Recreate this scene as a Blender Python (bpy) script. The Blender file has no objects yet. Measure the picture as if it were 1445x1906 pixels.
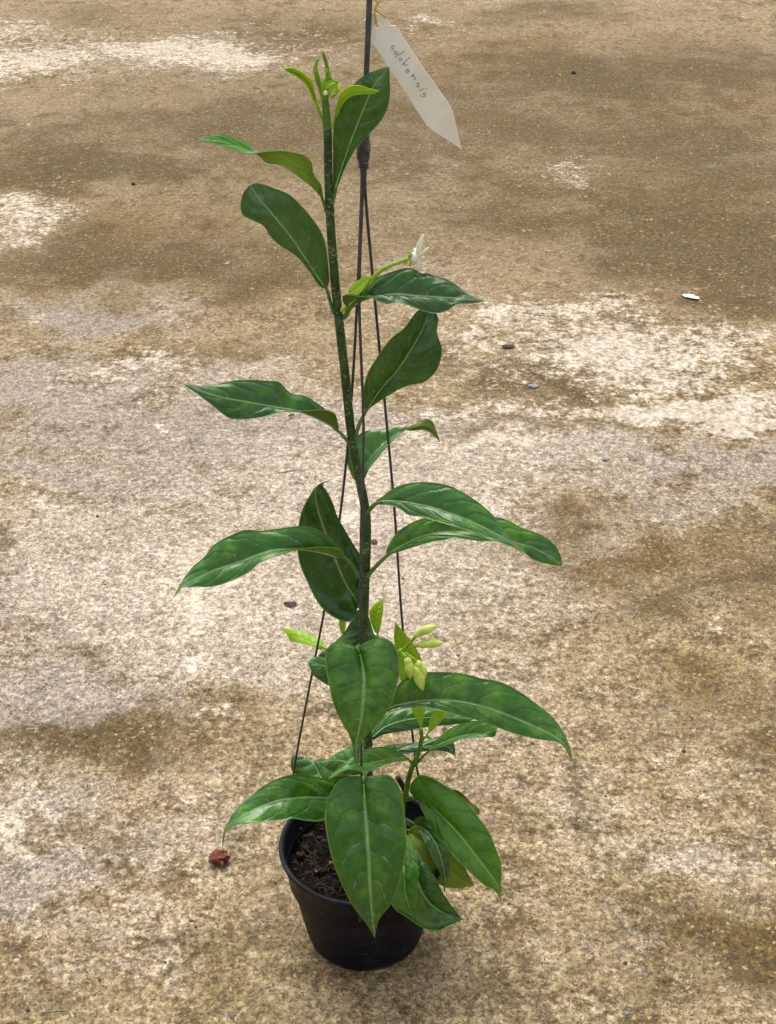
import bpy, bmesh, math, random
import numpy as np
from mathutils import Vector, noise as mnoise
random.seed(7); np.random.seed(7)
S = bpy.context.scene
COL = S.collection

# ------------------------------------------------------------------ camera
CAM_H, PITCH, FOC = 1.0975, 31.5, 3000.0          # metres, degrees below horizontal, focal length in photo pixels
PW, PH = 1445.0, 1906.0
cam = bpy.data.cameras.new('camera'); cam_o = bpy.data.objects.new('camera', cam); COL.objects.link(cam_o)
cam.sensor_fit = 'VERTICAL'; cam.sensor_height = 24.0; cam.lens = 24.0*FOC/PH
cam.clip_start = 0.05; cam.clip_end = 200
cam_o.location = (0, 0, CAM_H); cam_o.rotation_euler = (math.radians(90-PITCH), 0, 0)
S.camera = cam_o
# ------------------------------------------------------------------ sky, sun, exposure (soft overcast daylight)
SUN_EL, SUN_AZ = 66.0, -25.0
w = bpy.data.worlds.new('World'); S.world = w; w.use_nodes = True
wn = w.node_tree; wn.nodes.clear()
sky = wn.nodes.new('ShaderNodeTexSky'); sky.sky_type = 'NISHITA'; sky.sun_disc = False
sky.sun_elevation = math.radians(SUN_EL); sky.sun_rotation = math.radians(SUN_AZ)
sky.air_density = 1.0; sky.dust_density = 4.0; sky.ozone_density = 1.0
hs = wn.nodes.new('ShaderNodeHueSaturation'); hs.inputs['Saturation'].default_value = 0.10
bg = wn.nodes.new('ShaderNodeBackground'); bg.inputs['Strength'].default_value = 0.15
wo = wn.nodes.new('ShaderNodeOutputWorld')
wn.links.new(sky.outputs[0], hs.inputs['Color']); wn.links.new(hs.outputs[0], bg.inputs['Color']); wn.links.new(bg.outputs[0], wo.inputs['Surface'])
sun = bpy.data.lights.new('sun', 'SUN'); sun.energy = 1.1; sun.angle = math.radians(36); sun.color = (1, 0.96, 0.9)
sun_o = bpy.data.objects.new('sun', sun); COL.objects.link(sun_o)
sun_o.rotation_euler = (math.radians(90-SUN_EL), 0, math.radians(180-SUN_AZ+0))
sun_o.location = (0, 0, 3)
S.view_settings.view_transform = 'Standard'; S.view_settings.look = 'None'
S.view_settings.exposure = 0.72; S.view_settings.gamma = 1.0; S.view_settings.use_curve_mapping = False

# ------------------------------------------------------------------ measuring: photo sight lines -> metres
A_ = math.radians(PITCH)
FW = Vector((0, math.cos(A_), -math.sin(A_))); UP = Vector((0, math.sin(A_), math.cos(A_))); RT = Vector((1, 0, 0))
Y0 = 1.06                                        # distance of the plant's axis
def ray(x, y): return FW*FOC + RT*(x-PW/2) + UP*(PH/2-y)
def P(x, y, dy=0.0):
    r = ray(x, y); return Vector((0, 0, CAM_H)) + r*((Y0+dy)/r.y)
def G(x, y):
    r = ray(x, y); return Vector((0, 0, CAM_H)) + r*(-CAM_H/r.z)

# ------------------------------------------------------------------ node helpers
class NT:
    def __init__(s, name):
        s.m = bpy.data.materials.new(name); s.m.use_nodes = True; s.t = s.m.node_tree; s.t.nodes.clear()
        s.out = s.t.nodes.new('ShaderNodeOutputMaterial')
    def n(s, typ, **kw):
        x = s.t.nodes.new(typ)
        for k, v in kw.items(): setattr(x, k, v)
        return x
    def put(s, sock, v):
        if isinstance(v, bpy.types.NodeSocket): s.t.links.new(v, sock)
        elif v is not None:
            if hasattr(sock.default_value, '__len__') and not hasattr(v, '__len__'): v = (v, v, v)
            if hasattr(v, '__len__') and len(v) == 3 and len(sock.default_value) == 4: v = (*v, 1)
            sock.default_value = v
    def math(s, op, a, b=None, c=None, clamp=False):
        x = s.n('ShaderNodeMath', operation=op, use_clamp=clamp)
        s.put(x.inputs[0], a)
        if b is not None: s.put(x.inputs[1], b)
        if c is not None: s.put(x.inputs[2], c)
        return x.outputs[0]
    def mix(s, f, a, b, blend='MIX'):
        x = s.n('ShaderNodeMix', data_type='RGBA', blend_type=blend)
        s.put(x.inputs[0], f); s.put(x.inputs[6], a); s.put(x.inputs[7], b); return x.outputs[2]
    def step(s, v, lo, hi, a=0.0, b=1.0):
        x = s.n('ShaderNodeMapRange', interpolation_type='SMOOTHSTEP')
        s.put(x.inputs[0], v); s.put(x.inputs[1], lo); s.put(x.inputs[2], hi); s.put(x.inputs[3], a); s.put(x.inputs[4], b)
        return x.outputs[0]
    def lin(s, v, lo, hi, a=0.0, b=1.0):
        x = s.n('ShaderNodeMapRange'); s.put(x.inputs[0], v)
        for i, q in enumerate((lo, hi, a, b)): s.put(x.inputs[1+i], q)
        return x.outputs[0]
    def noise(s, co, scale, detail=4, rough=0.55, dist=0.0, lac=2.0, out=0):
        x = s.n('ShaderNodeTexNoise'); s.put(x.inputs['Vector'], co); x.inputs['Scale'].default_value = scale
        x.inputs['Detail'].default_value = detail; x.inputs['Roughness'].default_value = rough
        x.inputs['Distortion'].default_value = dist; x.inputs['Lacunarity'].default_value = lac
        return x.outputs[out]
    def vor(s, co, scale, rand=1.0, feature='F1', out='Distance'):
        x = s.n('ShaderNodeTexVoronoi', feature=feature); s.put(x.inputs['Vector'], co)
        x.inputs['Scale'].default_value = scale; x.inputs['Randomness'].default_value = rand
        return x.outputs[out]
    def coord(s, which='Object'): return s.n('ShaderNodeTexCoord').outputs[which]
    def scale(s, co, v):
        x = s.n('ShaderNodeMapping'); s.put(x.inputs['Vector'], co); x.inputs['Scale'].default_value = v; return x.outputs[0]
    def bump(s, h, strength, dist, normal=None):
        x = s.n('ShaderNodeBump'); x.inputs['Strength'].default_value = strength; x.inputs['Distance'].default_value = dist
        s.put(x.inputs['Height'], h)
        if normal: s.put(x.inputs['Normal'], normal)
        return x.outputs[0]
    def bsdf(s, col, rough=0.5, normal=None, spec=0.5, transl=0.0, tcol=None, coat=0.0, ior=1.45):
        p = s.n('ShaderNodeBsdfPrincipled'); s.put(p.inputs['Base Color'], col); s.put(p.inputs['Roughness'], rough)
        s.put(p.inputs['Specular IOR Level'], spec); p.inputs['IOR'].default_value = ior
        if coat: p.inputs['Coat Weight'].default_value = coat; p.inputs['Coat Roughness'].default_value = 0.12
        if normal: s.put(p.inputs['Normal'], normal)
        o = p.outputs[0]
        if transl:
            t = s.n('ShaderNodeBsdfTranslucent'); s.put(t.inputs['Color'], tcol if tcol is not None else col)
            mx = s.n('ShaderNodeMixShader'); mx.inputs[0].default_value = transl
            s.t.links.new(o, mx.inputs[1]); s.t.links.new(t.outputs[0], mx.inputs[2]); o = mx.outputs[0]
        s.t.links.new(o, s.out.inputs['Surface']); return s.m

# ------------------------------------------------------------------ mesh helpers
def link(name, me, mats, parent=None, smooth=True):
    o = bpy.data.objects.new(name, me); COL.objects.link(o)
    for m in (mats if isinstance(mats, (list, tuple)) else [mats]): me.materials.append(m)
    if smooth: me.shade_smooth()
    if parent is not None: o.parent = parent
    return o
def empty(name, loc=(0, 0, 0)):
    o = bpy.data.objects.new(name, None); o.empty_display_size = 0.02; COL.objects.link(o); o.location = loc; return o
def tag(o, label=None, cat=None, group=None, kind=None):
    for k, v in (('label', label), ('category', cat), ('group', group), ('kind', kind)):
        if v: o[k] = v
    return o
def cr(pts, n, dense=14):
    """Catmull-Rom through pts (any dimension), resampled to n points of equal arc length (first 2 dims)."""
    p = np.array(pts, float)
    if len(p) == 2: q = np.linspace(p[0], p[1], 40)
    else:
        e = np.vstack([2*p[0]-p[1], p, 2*p[-1]-p[-2]]); out = []
        for i in range(len(p)-1):
            p0, p1, p2, p3 = e[i:i+4]
            for t in np.linspace(0, 1, dense, endpoint=False):
                out.append(0.5*((2*p1)+(-p0+p2)*t+(2*p0-5*p1+4*p2-p3)*t*t+(-p0+3*p1-3*p2+p3)*t**3))
        out.append(p[-1]); q = np.array(out)
    s = np.r_[0, np.cumsum(np.linalg.norm(np.diff(q, axis=0), axis=1))]; s /= s[-1]
    return np.array([[np.interp(t, s, q[:, k]) for k in range(q.shape[1])] for t in np.linspace(0, 1, n)])
def tube_mesh(name, pts, rad, seg=10, cap=True, flat=1.0, jitter=0.0):
    pts = [Vector(p) for p in pts]; n = len(pts); r = np.interp(np.linspace(0, 1, n), np.linspace(0, 1, len(rad)), rad) if hasattr(rad, '__len__') else [rad]*n
    vs, fs = [], []
    tan = [(pts[min(i+1, n-1)]-pts[max(i-1, 0)]).normalized() for i in range(n)]
    u = tan[0].orthogonal().normalized()
    for i in range(n):
        u = (u - tan[i]*u.dot(tan[i])).normalized(); v = tan[i].cross(u)
        for k in range(seg):
            a = 2*math.pi*k/seg; rr = r[i]*(1+jitter*random.uniform(-1, 1))
            vs.append(pts[i]+u*math.cos(a)*rr+v*math.sin(a)*rr*flat)
    for i in range(n-1):
        for k in range(seg):
            a, b = i*seg+k, i*seg+(k+1) % seg; fs.append((a, b, b+seg, a+seg))
    if cap: fs.append(tuple(range(seg-1, -1, -1))); fs.append(tuple(range((n-1)*seg, n*seg)))
    me = bpy.data.meshes.new(name); me.from_pydata([tuple(x) for x in vs], [], fs); me.update(); return me
def join_meshes(name, meshes):
    V, F = [], []
    for m in meshes:
        o = len(V); V += [tuple(v.co) for v in m.vertices]; F += [tuple(i+o for i in p.vertices) for p in m.polygons]
    me = bpy.data.meshes.new(name); me.from_pydata(V, [], F); me.update(); return me
def lathe(name, prof, seg=72, center=(0, 0, 0), closed=False):
    vs, fs = [], []
    for r, z in prof:
        for k in range(seg):
            a = 2*math.pi*k/seg; vs.append((center[0]+r*math.cos(a), center[1]+r*math.sin(a), center[2]+z))
    n = len(prof)
    for i in range(n-1 + (1 if closed else 0)):
        j = (i+1) % n
        for k in range(seg):
            fs.append((i*seg+k, i*seg+(k+1) % seg, j*seg+(k+1) % seg, j*seg+k))
    me = bpy.data.meshes.new(name); me.from_pydata(vs, [], fs); me.update(); return me
def stone_mesh(name, rx, ry, rz, sub=2, rough=0.25, seed=0, freq=1.6):
    bm = bmesh.new(); bmesh.ops.create_icosphere(bm, subdivisions=sub, radius=1.0)
    for v in bm.verts:
        k = 1+rough*mnoise.fractal(v.co*freq+Vector((seed*3.7, seed*1.3, 0)), 0.7, 2.0, 3)
        v.co = Vector((v.co.x*k*rx, v.co.y*k*ry, v.co.z*k*rz))
    me = bpy.data.meshes.new(name); bm.to_mesh(me); bm.free(); return me

# ================================================================== GROUND (worn, stained concrete yard)
g = NT('stained_concrete')
co = g.coord('Object')
def attr(name, which=0):
    a = g.n('ShaderNodeAttribute', attribute_name=name); return a.outputs[which]
sep = g.n('ShaderNodeSeparateColor'); g.put(sep.inputs[0], attr('stain_shade'))
a_pale, a_brown, a_grey = sep.outputs[0], sep.outputs[1], sep.outputs[2]
sep2 = g.n('ShaderNodeSeparateColor'); g.put(sep2.inputs[0], attr('wear'))
a_white, a_coarse, a_gold = sep2.outputs[0], sep2.outputs[1], sep2.outputs[2]
n_big = g.noise(co, 3.2, 3, 0.6); n_mid = g.noise(co, 14, 5, 0.70); n_fin = g.noise(co, 120, 4, 0.75); n_mic = g.noise(co, 260, 1, 0.7)
n_pat = g.noise(co, 38, 5, 0.75)
n_lace = g.math('ADD', n_pat, g.math('MULTIPLY', g.math('SUBTRACT', n_fin, 0.5), 0.6))
n_rag = g.math('ADD', n_mid, g.math('MULTIPLY', g.math('SUBTRACT', n_lace, 0.5), 0.55))
base = g.mix(g.step(n_rag, 0.30, 0.70), (0.138, 0.094, 0.040), (0.308, 0.234, 0.132))
base = g.mix(g.math('MULTIPLY', g.step(n_big, 0.40, 0.66), 0.35), base, (0.315, 0.245, 0.160))
def layer(base, mask, nz, lo, hi, col, amt, k=1.9):
    f = g.math('ADD', mask, g.math('MULTIPLY', g.math('SUBTRACT', nz, 0.5), k))
    f = g.math('MULTIPLY', g.step(f, lo, hi), amt); return g.mix(f, base, col), f
base, _ = layer(base, a_grey, n_rag, 0.10, 0.80, (0.268, 0.226, 0.186), 0.88)
base, _ = layer(base, a_pale, n_lace, 0.10, 1.0, (0.385, 0.322, 0.250), 0.85, 1.5)
base, _ = layer(base, a_gold, n_rag, 0.10, 0.95, (0.168, 0.110, 0.034), 0.70, 2.2)
base, _ = layer(base, a_brown, n_rag, 0.16, 0.86, (0.080, 0.051, 0.015), 0.86, 2.7)
base, fw = layer(base, a_white, n_lace, 0.26, 0.84, (0.470, 0.402, 0.318), 0.90, 2.3)
base = g.mix(1.0, base, g.mix(g.step(n_lace, 0.25, 0.75), (0.80, 0.79, 0.78), (1.19, 1.19, 1.20)), 'MULTIPLY')
base = g.mix(1.0, base, g.mix(g.step(n_mid, 0.30, 0.70), (0.85, 0.84, 0.82), (1.13, 1.13, 1.14)), 'MULTIPLY')
# aggregate grains: pale chips, tan chips, dark gaps; fines near the top surface
wob = g.n('ShaderNodeMix', data_type='VECTOR'); wob.inputs[0].default_value = 0.007
g.put(wob.inputs[4], co); g.put(wob.inputs[5], g.noise(co, 230, 1, 0.6, out=1)); cow = wob.outputs[1]
v1 = g.vor(cow, 210, out='Color').node; v1c, v1d = v1.outputs['Color'], v1.outputs['Distance']
v2 = g.vor(cow, 400, out='Color').node; v2c, v2d = v2.outputs['Color'], v2.outputs['Distance']
r1 = g.n('ShaderNodeSeparateColor'); g.put(r1.inputs[0], v1c)
r2 = g.n('ShaderNodeSeparateColor'); g.put(r2.inputs[0], v2c)
amt = g.math('MULTIPLY', g.lin(a_coarse, 0, 1, 0.45, 1.0), g.math('SUBTRACT', 1.0, g.math('MULTIPLY', fw, 0.65)))
gr = g.lin(r1.outputs[0], 0, 1, 0.80, 1.20)
gr2 = g.lin(r2.outputs[1], 0, 1, 0.54, 1.50)
mul = g.math('MULTIPLY', gr, gr2)
mul = g.math('ADD', 1.0, g.math('MULTIPLY', g.math('SUBTRACT', mul, 1.0), amt))
mul = g.math('MULTIPLY', mul, g.lin(n_fin, 0.28, 0.72, 0.56, 1.44))
cmb = g.n('ShaderNodeCombineColor')
for i in range(3): g.put(cmb.inputs[i], mul)
col = g.mix(1.0, base, cmb.outputs[0], 'MULTIPLY')
pale_chip = g.math('MULTIPLY', g.math('MULTIPLY', g.step(r1.outputs[1], 0.86, 0.90), g.step(v1d, 0.45, 0.30)), g.math('MULTIPLY', amt, 0.55))
col = g.mix(pale_chip, col, (0.50, 0.41, 0.29))
dark_pit = g.math('MULTIPLY', g.math('MULTIPLY', g.step(r2.outputs[2], 0.76, 0.82), g.step(v2d, 0.50, 0.28)), g.math('MULTIPLY', amt, 0.80))
col = g.mix(dark_pit, col, (0.055, 0.040, 0.024))
pits = g.math('MULTIPLY', g.step(n_mic, 0.66, 0.74), 0.5)
col = g.mix(pits, col, (0.09, 0.065, 0.04))
blue_chip = g.math('MULTIPLY', g.step(r1.outputs[2], 0.982, 0.986), g.math('MULTIPLY', g.step(v1d, 0.45, 0.3), 0.7))
col = g.mix(blue_chip, col, (0.23, 0.23, 0.26))
hgt = g.math('ADD', g.math('MULTIPLY', n_mic, -0.5), n_fin)
nrm = g.bump(hgt, 0.7, 0.0026)
M_GROUND = g.bsdf(col, g.lin(n_mid, 0.3, 0.7, 0.78, 0.92), nrm, spec=0.25)

# stain map: marks on this yard plus a painted shadow at the pot's foot, (photo x, y, radius x, radius y, strength), measured onto the ground
ST = {
 'white': [(1080,600,330,90,.30),(300,90,420,60,.30),(360,1120,220,70,.32),(1220,745,240,22,.6),(60,118,125,38,.85),(20,60,60,22,.5),(300,92,120,34,.75),(425,108,85,26,.85),(30,400,50,42,.8),(15,440,40,25,.7),(1100,318,52,16,.5),(815,36,50,13,.7),(760,62,70,8,.4),
           (1200,762,235,34,1.1),(1340,770,110,28,.8),(1190,665,230,62,.72),(930,592,70,28,.8),(870,640,70,26,.55),(290,690,75,46,.75),(880,832,140,18,.75),(940,935,95,24,.7),(860,772,120,20,.5),
           (1090,560,160,34,.6),(400,1112,140,52,.8),(60,960,90,44,.4),(330,1212,62,28,.85),(310,792,48,9,.8),(20,592,34,12,.8),(660,965,40,60,.6),(1395,640,60,26,.5),(560,1090,60,44,.45),
           (700,960,46,40,.5),(390,1345,46,16,.6),(60,1515,50,26,.55),(120,1190,60,30,.35),(1340,1240,60,20,.4),(620,860,90,16,.5),(1180,905,30,8,.6),(90,1560,50,20,.4)],
 'pale': [(680,960,360,190,.9),(520,1180,280,110,.8),(900,870,280,90,.7),(250,1130,260,110,.7),(620,1060,330,150,.9),(450,1230,260,100,.8),(120,1020,200,130,.7),(900,1000,200,90,.6),(880,1260,160,120,.6),(60,1500,120,90,.6),(360,1620,160,120,.5),(1000,1480,160,90,.5),(1080,1750,180,100,.5),(250,1780,240,90,.45),(640,420,120,60,.35),(480,700,160,50,.5),(1250,1560,160,60,.6),(500,1180,300,150,.6),(880,900,330,90,.5),(300,1000,320,130,.45),(1000,1120,180,90,.45),(100,1150,180,100,.5),(950,1330,170,110,.4),(760,520,120,60,.6),(780,330,120,40,.3),(300,100,330,55,.5),
          (1150,640,300,90,.5),(600,740,200,70,.35),(250,700,120,60,.5),(1250,1480,120,60,.35),(1010,1560,150,90,.35),(350,1500,150,80,.3),(600,1230,130,90,.5),(1000,1880,200,60,.35),(330,560,60,14,.5)],
 'brown': [(720,230,1000,230,.50),(250,430,420,130,.4),(1200,330,420,220,.45),(1330,1080,200,110,.45),(230,1400,240,70,.5),(1330,1760,220,140,.5),(60,1870,160,50,.4),(600,1850,400,60,.4),(1380,420,150,60,1),(1200,480,140,40,.7),(880,420,120,30,.5),(80,330,130,36,.9),(1390,1130,120,60,.7),(1400,1420,90,40,.7),(120,1400,90,34,.8),(1400,1820,110,60,.8),(620,260,120,30,.5),(150,312,270,50,1),(430,215,350,40,.75),(250,490,290,62,.95),(560,60,300,46,.55),(1150,135,320,70,.95),(1320,455,240,78,1.1),(1010,405,260,46,.65),(1260,255,260,64,.75),(1000,705,85,34,1),(1010,800,130,18,.6),
           (60,252,130,32,.65),(700,300,200,46,.6),(550,480,200,62,.5),(1390,560,120,46,.9),(420,660,170,42,.45),(1150,1010,270,44,.55),(1270,1150,210,62,.55),(180,1425,150,50,.8),(400,1320,130,34,.5),(1350,1350,160,52,.6),
           (1320,1740,220,90,.55),(1000,30,260,26,.6),(160,30,200,24,.4),(900,180,200,40,.5),(1430,330,110,60,.7),(560,1740,60,50,.4),(720,1860,200,40,.4)],  # the small blob left of the pot's foot is its contact shadow, painted brown
 'grey': [(650,1000,420,200,.55),(120,1120,260,160,.7),(120,1330,200,110,.7),(110,1640,190,160,.7),(300,780,330,120,.6),(1150,930,280,70,.45),(560,800,240,70,.8),(330,930,260,60,.6),(60,700,140,80,.7),(1100,860,300,40,.6),(850,780,160,40,.5),(150,575,210,40,.8),(100,740,190,80,.55),(450,850,360,76,.6),(1260,855,260,52,.8),(1000,880,210,36,.5),(150,900,170,50,.6),(30,1350,130,90,.6),(1390,880,150,50,.6),(60,1620,110,120,.5),(1350,1550,130,40,.4),(400,130,60,16,.5),(700,900,120,60,.4),(320,215,90,20,.3)],
 'gold': [(560,60,320,44,.7),(1000,110,300,60,.6),(150,330,240,50,.7),(1400,1000,120,50,.6),(1250,380,240,70,.7),(250,420,240,40,.8),(600,500,220,50,.5),(1180,1030,230,46,.7),(1300,200,240,60,.6),(700,130,300,40,.4),(260,500,200,40,.7),(1040,340,240,50,.5),(1330,1330,170,50,.7),(1350,1750,190,90,.7),(160,1420,140,40,.5),(420,1310,140,36,.6),(1000,640,80,26,.5),(960,1690,180,80,.4)],
}
def axis(lo, hi, step, far):
    inner = list(np.arange(lo, hi+1e-6, step)); a = []; d = step; x = lo
    while x > -far: d *= 1.35; x -= d; a.append(x)
    b = []; d = step; x = hi
    while x < far: d *= 1.35; x += d; b.append(x)
    return np.array(a[::-1]+inner+b)
XS, YS = axis(-1.5, 1.5, 0.009, 30), axis(0.7, 5.0, 0.010, 30)
GX, GY = np.meshgrid(XS, YS); gx, gy = GX.ravel(), GY.ravel()
def vnoise(x, y, scale, seed):
    rs = np.random.RandomState(seed); T = rs.rand(256, 256)
    ca_, sa_ = math.cos(.61+seed), math.sin(.61+seed); u, v = (x*ca_-y*sa_)*scale+1000, (x*sa_+y*ca_)*scale+1000; i, j = np.floor(u).astype(int), np.floor(v).astype(int); fu, fv = u-i, v-j
    fu, fv = fu*fu*(3-2*fu), fv*fv*(3-2*fv); q = lambda a, b: T[a % 256, b % 256]
    return (q(i, j)*(1-fu)+q(i+1, j)*fu)*(1-fv)+(q(i, j+1)*(1-fu)+q(i+1, j+1)*fu)*fv
def fbm(x, y, s, seed, o=4): return sum(vnoise(x, y, s*2**k, seed+k)*0.5**k for k in range(o))/sum(0.5**k for k in range(o))
wx = gx+(fbm(gx, gy, 7, 11)-.5)*.17+(fbm(gx, gy, 20, 41, 2)-.5)*.06; wy = gy+(fbm(gx, gy, 6, 23)-.5)*.24+(fbm(gx, gy, 20, 47, 2)-.5)*.07
holes = .62+.76*fbm(gx, gy, 8, 71, 3)
def field(lst):
    f = np.zeros_like(gx)
    for (x, y, rx, ry, s) in lst:
        c = G(x, y); ex = G(x+rx, y).x-c.x; ey = (abs(G(x, max(y-ry, -200)).y-c.y)+abs(G(x, y+ry).y-c.y))*.42+1e-3
        d = ((wx-c.x)/ex)**2+((wy-c.y)/ey)**2
        f = np.maximum(f, s*np.exp(-d*0.9)) + 0.25*np.minimum(f, s*np.exp(-d*0.9))
    return np.clip(f*holes, 0, 1)
away = np.clip((np.maximum(np.abs(gx)-1.15, 0)+np.maximum(gy-4.6, 0)+np.maximum(.95-gy, 0))/.25, 0, 1)   # beyond the measured part the stains go on at random
F = {k: field(v)*(1-away)+away*np.clip((fbm(gx, gy, 1.6, 60+7*i)-.45)*2.2, 0, 1) for i, (k, v) in enumerate(ST.items())}
coarse = np.clip(1.15-(gy-1.0)/2.2, 0.35, 1)*(0.75+0.5*fbm(gx, gy, 2.3, 90))
gz = (fbm(gx, gy, 2.0, 31, 3)-.5)*0.006*np.clip((np.hypot(gx, gy-Y0)-.12)/.3, 0, 1)
nx, ny = len(XS), len(YS)
me = bpy.data.meshes.new('ground')
idx = np.arange(nx*ny).reshape(ny, nx); q = np.stack([idx[:-1, :-1], idx[:-1, 1:], idx[1:, 1:], idx[1:, :-1]], -1).reshape(-1, 4)
me.vertices.add(nx*ny); me.vertices.foreach_set('co', np.stack([gx, gy, gz], 1).ravel())
me.loops.add(q.size); me.loops.foreach_set('vertex_index', q.ravel().astype(np.int32))
me.polygons.add(len(q)); me.polygons.foreach_set('loop_start', np.arange(0, q.size, 4, dtype=np.int32))
me.update(calc_edges=True)
ca = me.attributes.new('stain_shade', 'FLOAT_COLOR', 'POINT'); ca.data.foreach_set('color', np.stack([F['pale'], F['brown'], F['grey'], np.ones_like(gx)], 1).ravel().astype(np.float32))
cb = me.attributes.new('wear', 'FLOAT_COLOR', 'POINT'); cb.data.foreach_set('color', np.stack([F['white'], np.clip(coarse, 0, 1), F['gold'], np.ones_like(gx)], 1).ravel().astype(np.float32))
ground = tag(link('ground', me, M_GROUND), 'worn stained beige concrete yard floor under the potted plant', kind='structure')

# ================================================================== MATERIALS
def leaf_mat(name, dark, light, vein, vein_amt=0.5, rough=0.34, nv=7, residue=0.0, transl=0.12, tcol=None, margin=(0.22, 0.33, 0.04), mott=0.5, under=False, coat=0.0):
    t = NT(name); co = t.coord('Object'); uv = t.coord('UV')
    s = t.n('ShaderNodeSeparateXYZ'); t.put(s.inputs[0], uv); u, v = s.outputs[0], s.outputs[1]
    rnd = t.n('ShaderNodeObjectInfo').outputs['Random']
    sv = t.math('SUBTRACT', t.math('MULTIPLY', v, 2.0), 1.0); av = t.math('ABSOLUTE', sv)
    side = t.math('MULTIPLY', t.math('GREATER_THAN', sv, 0.0), 0.37)
    n1 = t.noise(co, 52, 3, 0.62); n2 = t.noise(co, 130, 3, 0.65)
    col = t.mix(t.math('MULTIPLY', t.step(t.math('ADD', n1, t.math('MULTIPLY', t.math('SUBTRACT', rnd, .5), .16)), 0.40, 0.68), mott), dark, light)
    col = t.mix(t.math('MULTIPLY', t.step(n2, 0.45, 0.75), 0.22), col, light)
    # side veins: arched lines running from the midrib towards the tip
    bend = t.math('ADD', t.math('MULTIPLY', av, 0.35), t.math('MULTIPLY', t.math('POWER', av, 2.2), 1.15))
    ph = t.math('ADD', t.math('SUBTRACT', t.math('MULTIPLY', u, t.lin(rnd, 0, 1, nv*.85, nv*1.25)), bend), t.math('ADD', side, t.math('ADD', t.math('MULTIPLY', n1, 0.9), t.math('MULTIPLY', rnd, 3.0))))
    fr = t.math('ABSOLUTE', t.math('SUBTRACT', t.math('FRACT', ph), 0.5))
    line = t.step(fr, 0.032, 0.008); soft = t.step(fr, 0.22, 0.0)
    fade = t.math('MULTIPLY', t.step(av, 0.93, 0.55), t.step(n2, 0.36, 0.58))
    vm = t.math('MULTIPLY', t.math('MULTIPLY', line, fade), vein_amt)
    col = t.mix(t.math('MULTIPLY', soft, 0.38), col, dark)
    col = t.mix(vm, col, vein)
    midl = t.math('MULTIPLY', t.step(av, 0.075, 0.02), 0.55)
    col = t.mix(midl, col, vein)
    col = t.mix(t.math('MULTIPLY', t.step(av, 0.955, 0.985), 0.7), col, margin)
    if residue:            # dried hard-water film towards the tip and along the veins
        tip = t.math('MULTIPLY', t.step(u, 0.72, 1.0), t.step(av, 0.75, 0.0))
        film = t.math('MULTIPLY', t.math('ADD', t.math('MULTIPLY', tip, 0.8), t.math('MULTIPLY', t.math('MULTIPLY', line, fade), 0.5)), t.step(n2, 0.35, 0.7))
        col = t.mix(t.math('MULTIPLY', film, residue), col, (0.42, 0.50, 0.46))
        spot = t.math('MULTIPLY', t.step(t.vor(co, 95), 0.11, 0.06), t.step(t.noise(co, 60, 2), 0.56, 0.64))
        col = t.mix(t.math('MULTIPLY', spot, 0.6*min(1, residue*1.6)), col, (0.40, 0.52, 0.30))
    h = t.math('ADD', t.math('MULTIPLY', soft, -0.9 if not under else 0.8), t.math('MULTIPLY', n2, 0.6))
    nrm = t.bump(h, 0.45, 0.0011)
    rg = t.math('ADD', rough-0.08, t.math('MULTIPLY', n2, 0.18))
    return t.bsdf(col, rg, nrm, spec=0.4, transl=transl, tcol=tcol, coat=0.0 if under else 0.40)
LM = {
 'dark': (leaf_mat('leaf_dark', (0.017, 0.078, 0.007), (0.068, 0.190, 0.015), (0.20, 0.38, 0.10), 0.20, 0.25, 6, 0.40, 0.14, (0.14, 0.33, 0.012)),
          leaf_mat('leaf_dark_underside', (0.085, 0.150, 0.014), (0.140, 0.225, 0.018), (0.22, 0.30, 0.06), 0.25, 0.5, 6, 0, 0.2, (0.20, 0.36, 0.012), under=True)),
 'mid': (leaf_mat('leaf_mid', (0.026, 0.114, 0.008), (0.105, 0.272, 0.018), (0.28, 0.48, 0.16), 0.26, 0.26, 6, 0.38, 0.16, (0.18, 0.40, 0.015), mott=0.75),
         leaf_mat('leaf_mid_underside', (0.110, 0.185, 0.016), (0.180, 0.270, 0.024), (0.26, 0.33, 0.09), 0.25, 0.5, 6, 0, 0.22, (0.22, 0.40, 0.015), under=True)),
 'fresh': (leaf_mat('leaf_fresh', (0.050, 0.185, 0.011), (0.125, 0.330, 0.022), (0.36, 0.56, 0.13), 0.22, 0.27, 6, 0.3, 0.22, (0.28, 0.54, 0.02), margin=(0.22, 0.40, 0.04)),
           leaf_mat('leaf_fresh_underside', (0.160, 0.250, 0.014), (0.240, 0.350, 0.022), (0.32, 0.42, 0.1), 0.25, 0.5, 6, 0, 0.24, under=True)),
 'lime': (leaf_mat('leaf_lime', (0.270, 0.500, 0.014), (0.440, 0.660, 0.030), (0.58, 0.70, 0.14), 0.22, 0.38, 6, 0.0, 0.32, (0.52, 0.72, 0.03), margin=(0.56, 0.66, 0.05)),
          leaf_mat('leaf_lime_underside', (0.400, 0.540, 0.012), (0.540, 0.650, 0.022), (0.58, 0.66, 0.12), 0.22, 0.45, 6, 0, 0.32, (0.55, 0.72, 0.025), under=True)),
 'grey': (leaf_mat('leaf_dull', (0.034, 0.122, 0.018), (0.090, 0.220, 0.034), (0.24, 0.40, 0.17), 0.2, 0.30, 6, 0.55, 0.14, (0.14, 0.32, 0.02)),
          leaf_mat('leaf_dull_underside', (0.110, 0.185, 0.016), (0.155, 0.245, 0.022), (0.22, 0.32, 0.08), 0.25, 0.5, 6, 0, 0.19, under=True)),
}
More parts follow.
